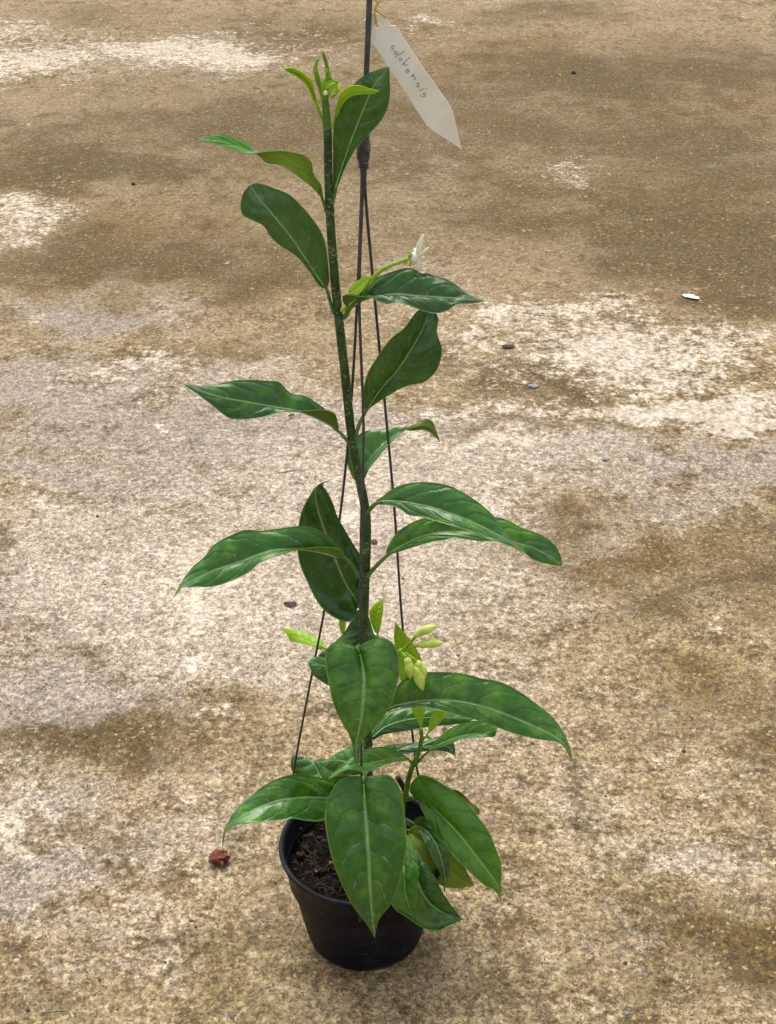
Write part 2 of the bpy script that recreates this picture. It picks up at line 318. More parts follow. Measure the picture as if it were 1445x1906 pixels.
def simple(name, c1, c2, scale=60, rough=0.5, bumps=0.3, bd=0.0006, spec=0.5, transl=0, detail=4):
    t = NT(name); co = t.coord('Object'); n = t.noise(co, scale, detail, 0.6)
    return t.bsdf(t.mix(t.step(n, 0.35, 0.65), c1, c2), rough, t.bump(n, bumps, bd), spec=spec, transl=transl)
t = NT('stem_bark'); co = t.coord('Object')
sc = t.vor(t.scale(co, (1, 1, 1.7)), 300); n = t.noise(co, 110, 4, 0.6)
cc = t.mix(t.step(n, 0.35, 0.68), (0.010, 0.036, 0.007), (0.030, 0.080, 0.015))
cc = t.mix(t.math('MULTIPLY', t.math('MULTIPLY', t.step(sc, 0.44, 0.30), t.step(t.noise(co, 120, 2), 0.48, 0.58)), 0.6), cc, (0.20, 0.26, 0.13))
M_STEM = t.bsdf(cc, 0.5, t.bump(t.math('ADD', n, t.math('MULTIPLY', sc, -.8)), 0.5, 0.001))
M_STEMG = simple('stem_green', (0.045, 0.13, 0.012), (0.10, 0.23, 0.02), 90, 0.4)
M_PET = simple('petiole_green', (0.055, 0.130, 0.022), (0.110, 0.200, 0.045), 120, 0.38, transl=0.05)
M_PETL = simple('petiole_lime', (0.22, 0.40, 0.018), (0.36, 0.54, 0.035), 120, 0.4, transl=0.15)
M_RIB = simple('midrib_pale', (0.15, 0.32, 0.08), (0.30, 0.46, 0.19), 160, 0.42)
M_RIBL = simple('midrib_lime', (0.30, 0.45, 0.05), (0.42, 0.55, 0.10), 160, 0.42)
M_RIBD = simple('midrib_green', (0.035, 0.13, 0.025), (0.10, 0.22, 0.07), 160, 0.42)
M_TIPG = simple('tip_green', (0.08, 0.21, 0.012), (0.20, 0.38, 0.02), 90, 0.4, transl=.1)
M_RING = simple('node_ring_scar', (0.03, 0.06, 0.02), (0.12, 0.17, 0.08), 200, 0.55)
M_WIRE = simple('black_wire', (0.022, 0.022, 0.025), (0.055, 0.055, 0.062), 150, 0.42, 0.2, 0.0002)
M_ROD = simple('grey_black_plastic', (0.045, 0.046, 0.054), (0.070, 0.071, 0.080), 120, 0.45, 0.2, 0.0002)
M_BUD = simple('bud_yellow_green', (0.50, 0.66, 0.09), (0.72, 0.82, 0.20), 130, 0.45, 0.2, 0.0004, transl=0.2)
M_PETAL = simple('petal_white', (0.84, 0.84, 0.68), (0.88, 0.88, 0.80), 130, 0.5, 0.2, 0.0003, transl=0.25)
t = NT('black_pot_plastic'); co = t.coord('Object')
n = t.noise(co, 26, 6, 0.65, 0.5); n2 = t.noise(t.scale(co, (1, 1, 14)), 22, 4, 0.6); sx = t.n('ShaderNodeSeparateXYZ'); t.put(sx.inputs[0], co)
rid = t.math('SINE', t.math('MULTIPLY', sx.outputs[2], 2200.0))
dust = t.math('MULTIPLY', t.step(n, 0.50, 0.75), 0.42)
cc = t.mix(dust, t.mix(t.step(n2, 0.4, 0.7), (0.0030, 0.0036, 0.0066), (0.0055, 0.0064, 0.0110)), (0.035, 0.033, 0.033))
foot = t.math('MULTIPLY', t.step(sx.outputs[2], 0.006, 0.001), t.step(n, 0.35, 0.6)); cc = t.mix(t.math('MULTIPLY', foot, .5), cc, (.12, .10, .075))
sc_ = t.math('MULTIPLY', t.step(t.noise(t.scale(co, (1, 1, 5)), 60, 3, .7), .60, .72), .34); cc = t.mix(sc_, cc, (.09, .09, .10))
M_POT = t.bsdf(cc, t.lin(n2, 0.3, 0.7, 0.42, 0.6), t.bump(t.math('ADD', t.math('MULTIPLY', rid, 0.25), n2), 0.35, 0.0006), spec=0.18)
M_SOIL = simple('dark_potting_soil', (0.003, 0.0022, 0.0015), (0.013, 0.008, 0.0045), 150, 0.9, 1.0, 0.004, spec=0.2, detail=7)
M_FIB = simple('coco_fibre', (0.010, 0.006, 0.0025), (0.058, 0.033, 0.012), 60, 0.8)
M_GRAN = simple('soil_granule', (0.12, 0.06, 0.015), (0.2, 0.11, 0.03), 200, 0.8)

# ================================================================== BLACK POT
base_c = G(680, 1738); POT = Vector((base_c.x, Y0, 0)); RR, RH, RB = 0.0755, 0.117, 0.0520
pot = tag(empty('flower_pot', POT), 'small round black plastic pot standing on the concrete', 'plant pot')
def pr(z): return RB+(RR-0.0035-RB)*z/RH
prof = [(0.0, 0.004), (RB-0.006, 0.004), (RB-0.004, 0.0), (RB-0.0008, 0.0006), (RB, 0.004)]
for z in np.linspace(0.010, 0.092, 22): prof.append((pr(z)+0.00018*math.sin(z*900), z))
prof += [(pr(0.0935), 0.0935), (pr(0.094)+0.0016, 0.0945), (pr(0.096)+0.0020, 0.096), (RR-0.0022, 0.1125), (RR-0.0004, 0.1140), (RR, 0.1158), (RR-0.0006, 0.1174), (RR-0.0024, 0.1180), (RR-0.0042, 0.1170), (RR-0.0052, 0.112), (RR-0.0075, 0.078), (0.0, 0.078)]
body = link('pot_body', lathe('pot_body', [(r, z*.894) for r, z in prof], 96), M_POT, pot)
for v in body.data.vertices:
    a = math.atan2(v.co.y, v.co.x); k = 1+(.006*mnoise.noise(Vector((math.cos(a)*1.3, math.sin(a)*1.3, v.co.z*6))) if v.co.z > .01 else 0)
    v.co.x *= k; v.co.y *= k; v.co.z += .0012*mnoise.noise(Vector((math.cos(a)*1.5, math.sin(a)*1.5, 7)))*max(0, v.co.z-.02)/.09
# soil inside
bm = bmesh.new(); rs = 0.0672; rings, seg = 16, 64; vr = []
for i in range(1, rings+1):
    r = rs*i/rings; vr.append([])
    for k in range(seg):
        a = 2*math.pi*k/seg; x, y = r*math.cos(a), r*math.sin(a)
        z = 0.0785+0.010*(mnoise.fractal(Vector((x*55, y*55, 2)), .7, 2, 4))+0.004*(1-(r/rs)**2)
        vr[-1].append(bm.verts.new((x, y, z)))
c0 = bm.verts.new((0, 0, 0.083))
for k in range(seg):
    bm.faces.new((c0, vr[0][k], vr[0][(k+1) % seg]))
    for i in range(rings-1): bm.faces.new((vr[i][k], vr[i+1][k], vr[i+1][(k+1) % seg], vr[i][(k+1) % seg]))
me = bpy.data.meshes.new('soil'); bm.to_mesh(me); bm.free()
soil = tag(empty('potting_soil', POT), 'dark brown fibrous potting soil inside the black pot', 'soil')
link('soil_bed', me, M_SOIL, soil)
fib = []
for i in range(330):
    a, r = random.uniform(0, 6.28), 0.064*math.sqrt(random.random()); x, y = r*math.cos(a), r*math.sin(a)
    l = random.uniform(0.006, 0.022); b = random.uniform(0, 6.28); z = 0.082+random.uniform(-.001, .006)
    p = [Vector((x+l*s*math.cos(b)+random.uniform(-.002, .002), y+l*s*math.sin(b)+random.uniform(-.002, .002), z+random.uniform(-.004, .005))) for s in (-.5, 0, .5)]
    for v in p:
        rr = math.hypot(v.x, v.y)
        if rr > .0635: v.x *= .0635/rr; v.y *= .0635/rr
    pp = cr(p, 6); fib.append(tube_mesh('f', pp, [0.0003, random.uniform(.0003, .0008), .0002], 4, flat=random.uniform(.4, 1)))
tag(link('coco_fibres', join_meshes('coco_fibres', fib), M_FIB, soil), kind='stuff')
chips = []
for i in range(150):
    a, r = random.uniform(0, 6.28), 0.063*math.sqrt(random.random()); s = random.uniform(.0015, .0045)
    m = stone_mesh('c', s, s*random.uniform(.5, 1), s*.5, 1, .5, i); z = .082+random.uniform(0, .004)
    for v in m.vertices: v.co = v.co+Vector((r*math.cos(a), r*math.sin(a), z))
    chips.append(m)
tag(link('bark_crumbs', join_meshes('bark_crumbs', chips), simple('bark_crumb', (.008, .005, .003), (.035, .019, .010), 90, .9), soil, False), kind='stuff')
for (x, y) in ((589, 1622), (616, 1606)):
    s = random.uniform(.0015, .0022); r_ = ray(x, y); p = Vector((0, 0, CAM_H))+r_*((.0875-CAM_H)/r_.z)
    o = link('granule', stone_mesh('granule', s, s, s*.8, 2, .3, x), M_GRAN, soil); o.location = p-POT
sprig = [Vector((0, 0, CAM_H))+ray(x, y)*((z-CAM_H)/ray(x, y).z) for x, y, z in ((583, 1660, .100), (588, 1650, .1065), (596, 1645, .1085), (607, 1641, .1055))]
o = link('dry_sprig', tube_mesh('dry_sprig', [p-POT for p in cr([tuple(p) for p in sprig], 10)], [.0006, .0011, .0004], 6), M_FIB, soil)

# ================================================================== WIRE HANGER
hub_p = P(677, 306, 0)
hang = tag(empty('pot_hanger', (POT.x, POT.y, 0)), 'black wire pot hanger with grey rod and coiled collar above the plant', 'hanger')
HO = Vector((POT.x, POT.y, 0))
rod_pts = [P(677, 292, 0), P(679, 230, 0), P(683, 120, 0), P(688, 0, 0), P(690, -70, 0)]
top = rod_pts[-1]
rod_pts += [top+Vector((.002, 0, .06)), top+Vector((.006, 0, .075)), top+Vector((.018, 0, .086)), top+Vector((.032, 0, .078)), top+Vector((.036, 0, .062))]
link('hook_rod', tube_mesh('hook_rod', [p-HO for p in [Vector(v) for v in cr([tuple(p) for p in rod_pts], 60)]], [.0021, .0022, .0020], 12, flat=.8), M_ROD, hang)
def along(a, b, n): return [a.lerp(b, i/(n-1)) for i in range(n)]
h0, h1 = P(677.5, 247, 0), P(676, 300, 0)
link('collar', tube_mesh('collar', [p-HO for p in along(P(676.5, 274, 0), h1, 8)], [.0040, .0046, .0047, .0046, .0036], 18), M_WIRE, hang)
coil = []
for i in range(260):
    f = i/259; a = f*2*math.pi*10; c = h0.lerp(P(676.6, 278, 0), f); r = .0030+.0016*f
    coil.append(c+Vector((math.cos(a)*r, math.sin(a)*r, 0))-HO)
link('coil', tube_mesh('coil', coil, .0007, 6), simple('coil_wire', (.03, .03, .034), (.10, .10, .11), 200, .35), hang)
c2 = []
for i in range(90):
    f = i/89; a = f*2*math.pi*3.3; c = P(677, 299, 0).lerp(P(677, 313, 0), f)
    c2.append(c+Vector((math.cos(a)*.0034, math.sin(a)*.0034, 0))-HO)
c2.append(c2[-1]+Vector((.004, -.001, .0003)))
link('coil', tube_mesh('coil', c2, .0006, 6), bpy.data.materials['coil_wire'], hang)
wires = {-1: ((672.5, 305), (673, 370), (658, 690), (637, 930), (605, 1130), (548, 1430)), 0: ((676.5, 305), (675, 370), (669, 560), (677, 800), (672, 1010), (672, 1190)), 1: ((681, 305), (681, 370), (702, 600), (733, 930), (750, 1170), (778, 1440))}
for k, pts in wires.items():
    ang = {-1: math.radians(150), 0: math.radians(-92), 1: math.radians(31)}[k]
    end = POT+Vector((math.cos(ang)*(RR+.0012), math.sin(ang)*(RR+.0012), .0960))
    top = P(*pts[0], 0)
    P3 = []
    ys = [p[1] for p in pts]
    endpx_y = {-1: 1520, 0: 1680, 1: 1512}[k]
    for (x, y) in pts:
        f = max(0, (y-340)/(endpx_y-340)); dyy = (end.y-Y0)*f + (-.0015 if k == 0 else .001)
        if k == 0: dyy *= .86
        P3.append(P(x, y, dyy))
    if k == 0: P3 += [P(673, 1420, (end.y-Y0)*.70)]
    P3 += [end+Vector((0, 0, .004)), end+Vector((0, 0, -.004))]
    q = [Vector(v)-HO for v in cr([tuple(p) for p in P3], 70)]
    wo_ = link('wire', tube_mesh('wire', q, [.0011, .0010, .00095], 8), M_WIRE, hang)
    inn = POT+Vector((math.cos(ang)*(RR-.009), math.sin(ang)*(RR-.009), .0920))-HO
    hk = [q[-1]+Vector((0, 0, .0005)), q[-1]+Vector((0, 0, -.004)), (q[-1]+inn)/2+Vector((0, 0, -.006)), inn]
    link('end_hook', tube_mesh('end_hook', [Vector(v) for v in cr([tuple(p) for p in hk], 14)], .0009, 8), M_WIRE, wo_)

# ================================================================== PLANT
PLO = Vector((P(684, 1590).x, Y0, 0.088))
plant = tag(empty('potted_plant', PLO), 'tall green shrub seedling with glossy pointed leaves, rooted in the black pot', 'plant')
# main stem
stem_px = [(684, 1600, 0), (684, 1500, 0), (685, 1400, 0), (682, 1300, .002), (678, 1200, .002), (680, 1100, .001), (683, 1000, 0), (680, 948, 0), (668, 885, -.001), (655, 815, -.002), (643, 700, -.004), (631, 595, -.006), (621, 490, -.008), (614, 390, -.009), (611, 300, -.010), (610, 235, -.010)]
pts = [Vector(v) for v in cr([tuple(P(*p)) for p in stem_px], 120)]
link('main_stem', tube_mesh('main_stem', [p-PLO for p in pts], [.0046, .0042, .0039, .0038, .0037, .0033, .0034, .0036, .0034, .0034, .0033, .0031, .0030, .0028], 16, jitter=.035), M_STEM, plant)
def stem_at(y):
    ys = [p[1] for p in stem_px][::-1]
    return np.interp(y, ys, [p[0] for p in stem_px][::-1]), np.interp(y, ys, [p[2] for p in stem_px][::-1])
for y in (392, 592, 818, 950, 1070, 1205, 1385, 1440):
    x, d = stem_at(y); c = P(x, y, d); ring = []; rr_ = float(np.interp(y, [390, 600, 950, 1100, 1440], [.0030, .0033, .0035, .0035, .0041]))
    for i in range(25):
        a = 2*math.pi*i/24; ring.append(c+Vector((math.cos(a)*rr_, math.sin(a)*rr_, .0007*math.sin(2*a)))-PLO)
    link('node_ring', tube_mesh('node_ring', ring, .0006, 6, cap=False), M_RING, plant)
tip_px = [(610, 240, -.010), (608, 215, -.010), (606, 190, -.010), (604, 176, -.010)]
link('green_tip', tube_mesh('green_tip', [Vector(v)-PLO for v in cr([tuple(P(*p)) for p in tip_px], 20)], [.0030, .0028, .0026, .0022], 12), M_STEMG, plant)

def lf(L, M, R, d, kl=0.0, kr=0.0, kind='dark', pet=None, pw=.0014, h=.10, name='leaf', rib='auto', label=None, rows=44, cols=8, quilt=.0005, ribw=.0010, nvein=7, curl=None):
    """A leaf blade built from its measured left margin, midrib and right margin; d = distance offsets along the leaf."""
    n = rows
    m2 = cr(M, n); l2 = cr([M[0]]+list(L)+[M[-1]], n); r2 = cr([M[0]]+list(R)+[M[-1]], n)
    tt = np.linspace(0, 1, n); dd = np.interp(tt, np.linspace(0, 1, len(d)), d)
    ker = np.ones(7)/7; dd2 = np.convolve(np.r_[[dd[0]]*3, dd, [dd[-1]]*3], ker, 'valid'); dd = dd2
    prof = np.sin(np.pi*tt)**.7
    def kk(k): return (np.interp(tt, np.linspace(0, 1, len(k)), k) if hasattr(k, '__len__') else np.full(n, k))*prof
    kL, kR = kk(kl), kk(kr)
    m3 = [P(m2[i][0], m2[i][1], dd[i]) for i in range(n)]
    l3 = [P(l2[i][0], l2[i][1], dd[i]+kL[i]) for i in range(n)]
    r3 = [P(r2[i][0], r2[i][1], dd[i]+kR[i]) for i in range(n)]
    grid = []; ph = random.uniform(0, 6.28)
    for i in range(n):
        dv = (m3[min(i+1, n-1)]-m3[max(i-1, 0)]).normalized(); row = []
        nl = dv.cross(l3[i]-m3[i]); nr = dv.cross(m3[i]-r3[i])
        nl = nl.normalized() if nl.length > 1e-9 else Vector((0, 0, 1)); nr = nr.normalized() if nr.length > 1e-9 else nl
        for j in range(-cols, cols+1):
            c = abs(j)/cols; e = l3[i] if j < 0 else r3[i]; nn = nl if j < 0 else nr
            wd = (e-m3[i]).length; b = 4*c*(1-c)
            p = m3[i].lerp(e, c) + nn*(h*wd*b + quilt*min(1, wd/.015)*math.sin(2*math.pi*(nvein*tt[i]-(.35*c+1.15*c**2.2))+(0 if j < 0 else 2.3)+ph)*b)
            if curl and c > .6:
                cs = curl[0] if j < 0 else curl[1]; win = math.sin(math.pi*min(1, max(0, (tt[i]-curl[2])/(curl[3]-curl[2]))))
                p = p + nn*cs*win*((c-.6)/.4)**2
            row.append(p)
        grid.append(row)
    W = 2*cols+1; V = [p for r in grid for p in r]
    nv = [Vector((0, 0, 0)) for _ in V]; F = []
    for i in range(n-1):
        for j in range(W-1):
            a, b, c_, e = i*W+j, i*W+j+1, (i+1)*W+j+1, (i+1)*W+j
            F.append((a, b, c_, e)); fn = (V[c_]-V[a]).cross(V[e]-V[b])
            for q_ in (a, b, c_, e): nv[q_] = nv[q_]+fn
    nv = [x.normalized() if x.length > 1e-12 else Vector((0, 0, 1)) for x in nv]
    N0 = len(V); th = .00045
    fr = (m3[-1]-m3[0])
    # is face winding facing the upper side?  upper side = along x (L-R)
    i0 = n//2; upn = (m3[i0+1]-m3[i0-1]).cross(l3[i0]-r3[i0]); k0 = i0*W+cols
    flip = nv[k0].dot(upn) < 0
    if flip: nv = [-x for x in nv]
    allV = [V[i]-PLO for i in range(N0)]+[V[i]-nv[i]*th-PLO for i in range(N0)]
    topF = [tuple(reversed(f)) for f in F] if flip else F
    botF = [tuple(q_+N0 for q_ in reversed(f)) for f in topF]
    rim = []
    bd = [i*W for i in range(n)]+[(n-1)*W+j for j in range(1, W)]+[i*W+W-1 for i in range(n-2, -1, -1)]+[j for j in range(W-2, 0, -1)]
    for a, b in zip(bd, bd[1:]+bd[:1]): rim.append((a, b, b+N0, a+N0) if flip else (b, a, a+N0, b+N0))
    me = bpy.data.meshes.new(name); me.from_pydata([tuple(v) for v in allV], [], topF+botF+rim); me.update()
    uv = me.uv_layers.new(name='UVMap')
    for lp in me.loops:
        q_ = lp.vertex_index % N0; uv.data[lp.index].uv = (tt[q_//W], (q_ % W)/(W-1))
    nt = len(topF)
    o = link(name, me, list(LM[kind]), plant)
    mi = [0]*nt+[1]*nt+[0]*len(rim); me.polygons.foreach_set('material_index', mi); me.update()
    if label: o['label'] = label
    # midrib
    rp = [m3[i]+nv[i*W+cols]*(.00002)-PLO for i in range(0, n)]
    rm = {'lime': M_RIBL, 'dark': M_RIB}.get(kind, M_RIB) if rib == 'auto' else rib
    if rm: link('midrib', tube_mesh('midrib', rp, [ribw*.8, ribw*.55, ribw*.4, ribw*.25, ribw*.16], 6), rm, o)
    if pet:
        pp = [P(*p) for p in pet]+[m3[0], m3[2]]
        q_ = [Vector(v)-PLO for v in cr([tuple(p) for p in pp], 18)]
        link('petiole', tube_mesh('petiole', q_, [pw*1.15, pw, pw*.9, pw*.75], 10), M_PETL if kind == 'lime' else M_PET, o)
    return o

# ---- upper leaves
lf([(621,362),(620,320),(620,286),(621,240),(634,192),(654,164),(673,144),(700,131)], [(623,362),(628,340),(651,270),(673,213),(694,164),(711,140),(725,124)], [(630,345),(640,318),(651,296),(667,272),(693,244),(715,217),(726,183),(726,150)],
   [-.010,-.018,-.022,-.020], .004, -.004, 'dark', pet=[(616,392,-.009)], name='leaf')
lf([(600,352),(596,341),(583,323),(580,302),(563,288),(533,281),(514,280),(486,283),(464,286),(440,280),(415,273),(392,265)],
   [(601,372),(590,345),(566,318),(535,298),(505,289),(479,285),(455,277),(415,261),(385,258),(366,257)],
   [(594,364),(582,350),(563,335),(533,313),(517,306),(496,303),(478,286),(460,266),(437,256),(415,250),(390,252)], [-.010,-.014,-.018,-.026,-.03], [.004,.004,-.006,-.006], [-.006,-.006,.006,.004], 'fresh', pet=[(608,394,-.009),(605,384,-.010)], pw=.0012, rib=M_RIBD, h=.06)
lf([(594,532),(577,507),(553,478),(519,455),(503,440),(490,420),(465,408),(451,399),(448,378),(454,357)], [(608,538),(577,494),(544,445),(507,399),(482,368),(466,344)],
   [(613,525),(613,515),(610,478),(602,440),(582,407),(544,366),(507,349),(480,341)], [-.006,-.022,-.034,-.034], -.004, .006, 'grey', pet=[(622,584,-.006),(616,565,-.007)], pw=.0013)
lf([(655,564),(666,549),(676,539),(693,522),(715,511),(737,503),(755,499),(771,500),(786,509),(796,508),(808,513),(830,519),(848,529),(866,543),(883,553)],
   [(651,574),(660,567),(676,560),(697,553),(737,548),(777,551),(821,554),(866,556),(906,560)],
   [(641,566),(637,551),(648,548),(668,551),(690,554),(703,561),(717,566),(737,563),(759,568),(777,575),(799,582),(817,583),(833,579),(850,567),(877,565),(893,563)],
   [-.008,-.018,-.026,-.030,-.028], .013, [-.010,-.006,-.008,-.006], 'dark', pet=[(634,592,-.005),(643,588,-.006)], pw=.0019)
lf([(677,757),(677,740),(678,719),(685,694),(702,665),(727,631),(752,611),(773,583),(789,572)], [(682,764),(690,752),(710,723),(739,690),(764,652),(785,615),(797,588),(804,570)],
   [(694,756),(719,739),(756,719),(789,712),(810,694),(820,673),(823,648),(814,619),(816,592)], [-.004,-.008,-.010,-.008,0], -.010, -.004, 'dark', pet=[(658,822,-.002),(664,805,-.004),(671,785,-.004)], pw=.0016, h=.12)
lf([(629,785),(623,769),(606,763),(577,763),(553,766),(528,766),(503,775),(478,778),(449,781),(424,777),(395,754),(370,735)],
   [(632,804),(618,794),(598,783),(575,772),(548,764),(511,758),(457,748),(403,737),(341,714)],
   [(626,785),(606,762),(590,750),(569,737),(544,733),(532,723),(519,710),(503,709),(474,707),(440,708),(411,714),(374,719)], [-.004,-.012,-.016,-.020,-.024], [-.008,-.005,-.008,-.008], .013, 'dark', pet=[(652,826,-.002),(643,816,-.004)], pw=.0015)
lf([(660,894),(650,873),(645,852),(653,822),(679,803),(705,799),(736,795),(750,799),(766,802),(784,800),(795,802),(807,810)], [(676,896),(679,873),(693,851),(711,832),(730,815),(752,801),(775,795),(795,793),(809,803),(819,823)],
   [(682,885),(686,874),(699,857),(717,835),(736,816),(749,805),(763,793),(775,789),(792,781),(803,783),(808,792)], [.007,.014,.024,.034,.04], [.006,.010,0,-.006], [-.006,-.006,.006,.006], 'grey', pet=[(674,915,.002)], pw=.0015, h=.05, rib=M_RIBD)
# ---- middle leaves
lf([(639,1025),(628,1020),(613,1018),(587,1018),(555,1023),(516,1034),(484,1047),(462,1066),(435,1080),(397,1092),(354,1093),(338,1094)],
   [(640,1038),(624,1036),(591,1027),(555,1023),(518,1024),(493,1029),(446,1047),(397,1063),(350,1085),(333,1096),(323,1113)],
   [(640,1026),(633,1014),(618,1001),(591,985),(559,979),(516,984),(484,988),(457,986),(424,999),(397,1015),(381,1036),(359,1055),(340,1080)], [-.012,-.030,-.040,-.046,-.05], [-.006,-.008,-.010,-.008], .014, 'mid', pet=[(668,1074,-.004),(660,1060,-.006),(650,1046,-.009)], pw=.0016)
lf([(662,1142),(653,1152),(628,1143),(598,1121),(576,1090),(562,1060),(555,1035),(554,1000),(556,977),(562,952),(573,928),(588,908)], [(668,1126),(659,1110),(642,1082),(628,1049),(612,1005),(598,968),(590,940),(587,915),(594,901),(612,895)],
   [(676,1129),(683,1117),(687,1096),(684,1072),(672,1036),(659,1014),(642,985),(628,960),(620,936),(607,911),(600,902)], [.007,.011,.014,.015,.018], [-.010,-.002,.002], [-.003,.004,.004], 'dark', pet=[(676,1140,.003)], pw=.0016, h=.13, curl=(.010, 0, .02, .40))
lf([(718,1032),(720,1022),(728,1007),(739,991),(759,977),(786,965),(825,958),(878,957),(925,963),(947,969),(969,981),(988,988),(1008,996),(1024,1006),(1038,1021),(1045,1038)],
   [(720,1035),(742,1019),(780,1001),(825,991),(878,991),(930,1000),(969,1013),(988,1018),(1008,1027),(1030,1039),(1047,1053)],
   [(728,1032),(747,1026),(775,1017),(808,1008),(825,1006),(847,1002),(875,1005),(902,1009),(925,1007),(947,1016),(972,1025),(988,1039),(1008,1047),(1030,1052)], [-.006,-.009,-.010,-.012,-.016], .010, -.006, 'mid', pet=[(682,1074,0),(692,1063,-.003),(704,1050,-.004)], pw=.0017)
lf([(702,929),(711,925),(725,913),(747,903),(772,898),(792,897),(814,899),(836,904),(858,914),(880,927),(900,942),(919,960),(933,981),(950,1002),(963,1016)],
   [(699,938),(708,934),(736,933),(767,937),(803,945),(836,956),(864,966),(891,978),(919,992),(947,1007),(974,1030)],
   [(703,940),(712,939),(731,942),(747,949),(761,959),(781,962),(800,966),(825,974),(850,981),(875,989),(900,996),(919,1002),(947,1010),(963,1022)], [-.010,-.026,-.038,-.048,-.056], .014, -.008, 'mid', pet=[(680,958,0),(688,949,-.004)], pw=.0018)
lobe = [(690,944,-.006),(695,935,-.008),(693,932,-.008)]
# ---- young growth behind the heart-shaped leaf
lf([(597,1210),(586,1205),(564,1199),(543,1194),(535,1182)], [(609,1208),(591,1198),(565,1187),(545,1179),(525,1168)], [(600,1192),(591,1187),(571,1177),(549,1172)], [.030,.036,.040,.042], -.004, .006, 'lime', pet=[(640,1226,.020)], pw=.0011, name='young_leaf', label='lime green young leaf pointing left')
lf([(633,1172),(631,1150),(630,1130)], [(639,1184),(638,1160),(636,1130),(633,1105)], [(642,1172),(643,1150),(641,1130)], [.022,.024,.026], 0, .012, 'lime', pet=[(642,1215,.020)], pw=.0010, name='young_leaf')
lf([(697,1174),(692,1162),(688,1140),(697,1125)], [(703,1182),(701,1165),(701,1140),(706,1125),(713,1114)], [(706,1175),(710,1157),(714,1131)], [.026,.032,.036], .003, -.003, 'lime', pet=[(698,1215,.020)], pw=.0011, name='young_leaf', label='upright lime green young leaf behind the stem')
lf([(745,1264),(743,1230),(735,1200),(734,1177)], [(760,1276),(760,1240),(752,1205),(742,1178),(736,1158)], [(791,1262),(787,1235),(777,1211),(764,1191),(748,1173)], [.008,.014,.018,.020], .004, -.004, 'lime', name='young_leaf', pet=[(742,1300,.006)], label='lime green young leaf behind the flower buds')
lf([(640,1225),(612,1224),(592,1221),(609,1207),(637,1182),(653,1157),(664,1138)], [(676,1246),(676,1215),(677,1180),(677,1150),(676,1128)], [(715,1236),(738,1215),(728,1196),(712,1187),(697,1180),(688,1151),(680,1136)], [.008,.012,.017,.020], .006, .006, 'dark', pet=[(682,1262,.003)], h=.08)
lf([(640,1282),(612,1276),(594,1265),(584,1257),(575,1238)], [(672,1262),(640,1250),(605,1240),(574,1231)], [(645,1232),(605,1223),(590,1222),(580,1225)], [0,-.006,-.008,-.006], -.006, .008, 'grey', pet=[(682,1275,.001)], h=.12)
# ---- big right-hand leaves
lf([(690,1368),(700,1350),(726,1325),(760,1316),(800,1316),(845,1324)], [(690,1377),(720,1352),(770,1338),(830,1336),(882,1339)], [(696,1377),(716,1367),(749,1362),(791,1354),(832,1350),(865,1346)], [.006,.014,.018,.022], .010, -.004, 'grey', pet=[(686,1388,.001)])
lf([(716,1389),(749,1384),(790,1379),(820,1371),(838,1374),(846,1386)], [(692,1406),(755,1394),(806,1388),(835,1391),(849,1410)], [(715,1408),(755,1403),(781,1400),(806,1397),(829,1399),(842,1404)], [.006,.014,.018,.016], .008, -.004, 'dark', pet=[(686,1412,.001)])
lf([(731,1296),(740,1276),(755,1262),(772,1254),(791,1251),(832,1251),(865,1254),(899,1263),(928,1268),(961,1283),(994,1306),(1023,1329),(1044,1354),(1057,1379),(1063,1396)],
   [(725,1320),(745,1311),(799,1304),(853,1306),(903,1317),(948,1333),(998,1354),(1036,1373),(1056,1392),(1066,1419)],
   [(738,1319),(749,1317),(791,1317),(832,1325),(865,1335),(899,1344),(936,1358),(969,1369),(1007,1377),(1032,1380),(1050,1389)], [-.008,-.016,-.024,-.032,-.038], .016, -.008, 'mid', pet=[(687,1340,0),(705,1330,-.004)], pw=.0017, ribw=.0009)
# ---- heart-shaped leaf in front
lf([(670,1201),(679,1196),(697,1189),(712,1187),(724,1191),(734,1200),(740,1213),(744,1228),(745,1248),(741,1270),(734,1297),(724,1320),(709,1341),(694,1358),(682,1369),(673,1382),(669,1401),(667,1422)],
   [(665,1205),(670,1216),(674,1233),(678,1257),(678,1279),(676,1305),(673,1335),(667,1365),(663,1388),(664,1419),(665,1436)],
   [(657,1202),(645,1197),(633,1196),(618,1198),(609,1209),(605,1224),(607,1245),(612,1273),(618,1300),(625,1321),(636,1344),(647,1362),(654,1379),(657,1394),(659,1411),(663,1430)],
   [-.047,-.058,-.068,-.075,-.079,-.080], [.014,.004,.002], [.014,.004,.002], 'mid', pet=[(678,1212,.0),(670,1202,-.020)], pw=.0016, h=.16, cols=10, ribw=.0011, label='heart shaped leaf hanging in front of the stem')
# ---- side shoot
sh = [(748,1580,.022),(750,1500,.018),(757,1471,.016),(761,1449,.014),(768,1426,.012),(777,1408,.010),(783,1386,.008),(785,1372,.008),(784,1358,.008)]
link('side_shoot', tube_mesh('side_shoot', [Vector(v)-PLO for v in cr([tuple(P(*p)) for p in sh], 40)], [.0030, .0027, .0025, .0024, .0021, .0016], 12, jitter=.02), M_STEMG, plant)
lf([(777,1340),(766,1320),(768,1300)], [(784,1360),(781,1335),(778,1312),(776,1290)], [(788,1342),(791,1321),(786,1302)], [.008,.010,.012,.012], .002, -.002, 'lime', name='young_leaf')
lf([(797,1362),(798,1347),(806,1328),(822,1316)], [(795,1368),(806,1348),(820,1334),(846,1314)], [(803,1362),(813,1352),(824,1340),(840,1325)], [.008,.006,.006,.008], .002, -.002, 'lime', pet=[(786,1380,.008)], pw=.0009, name='young_leaf')
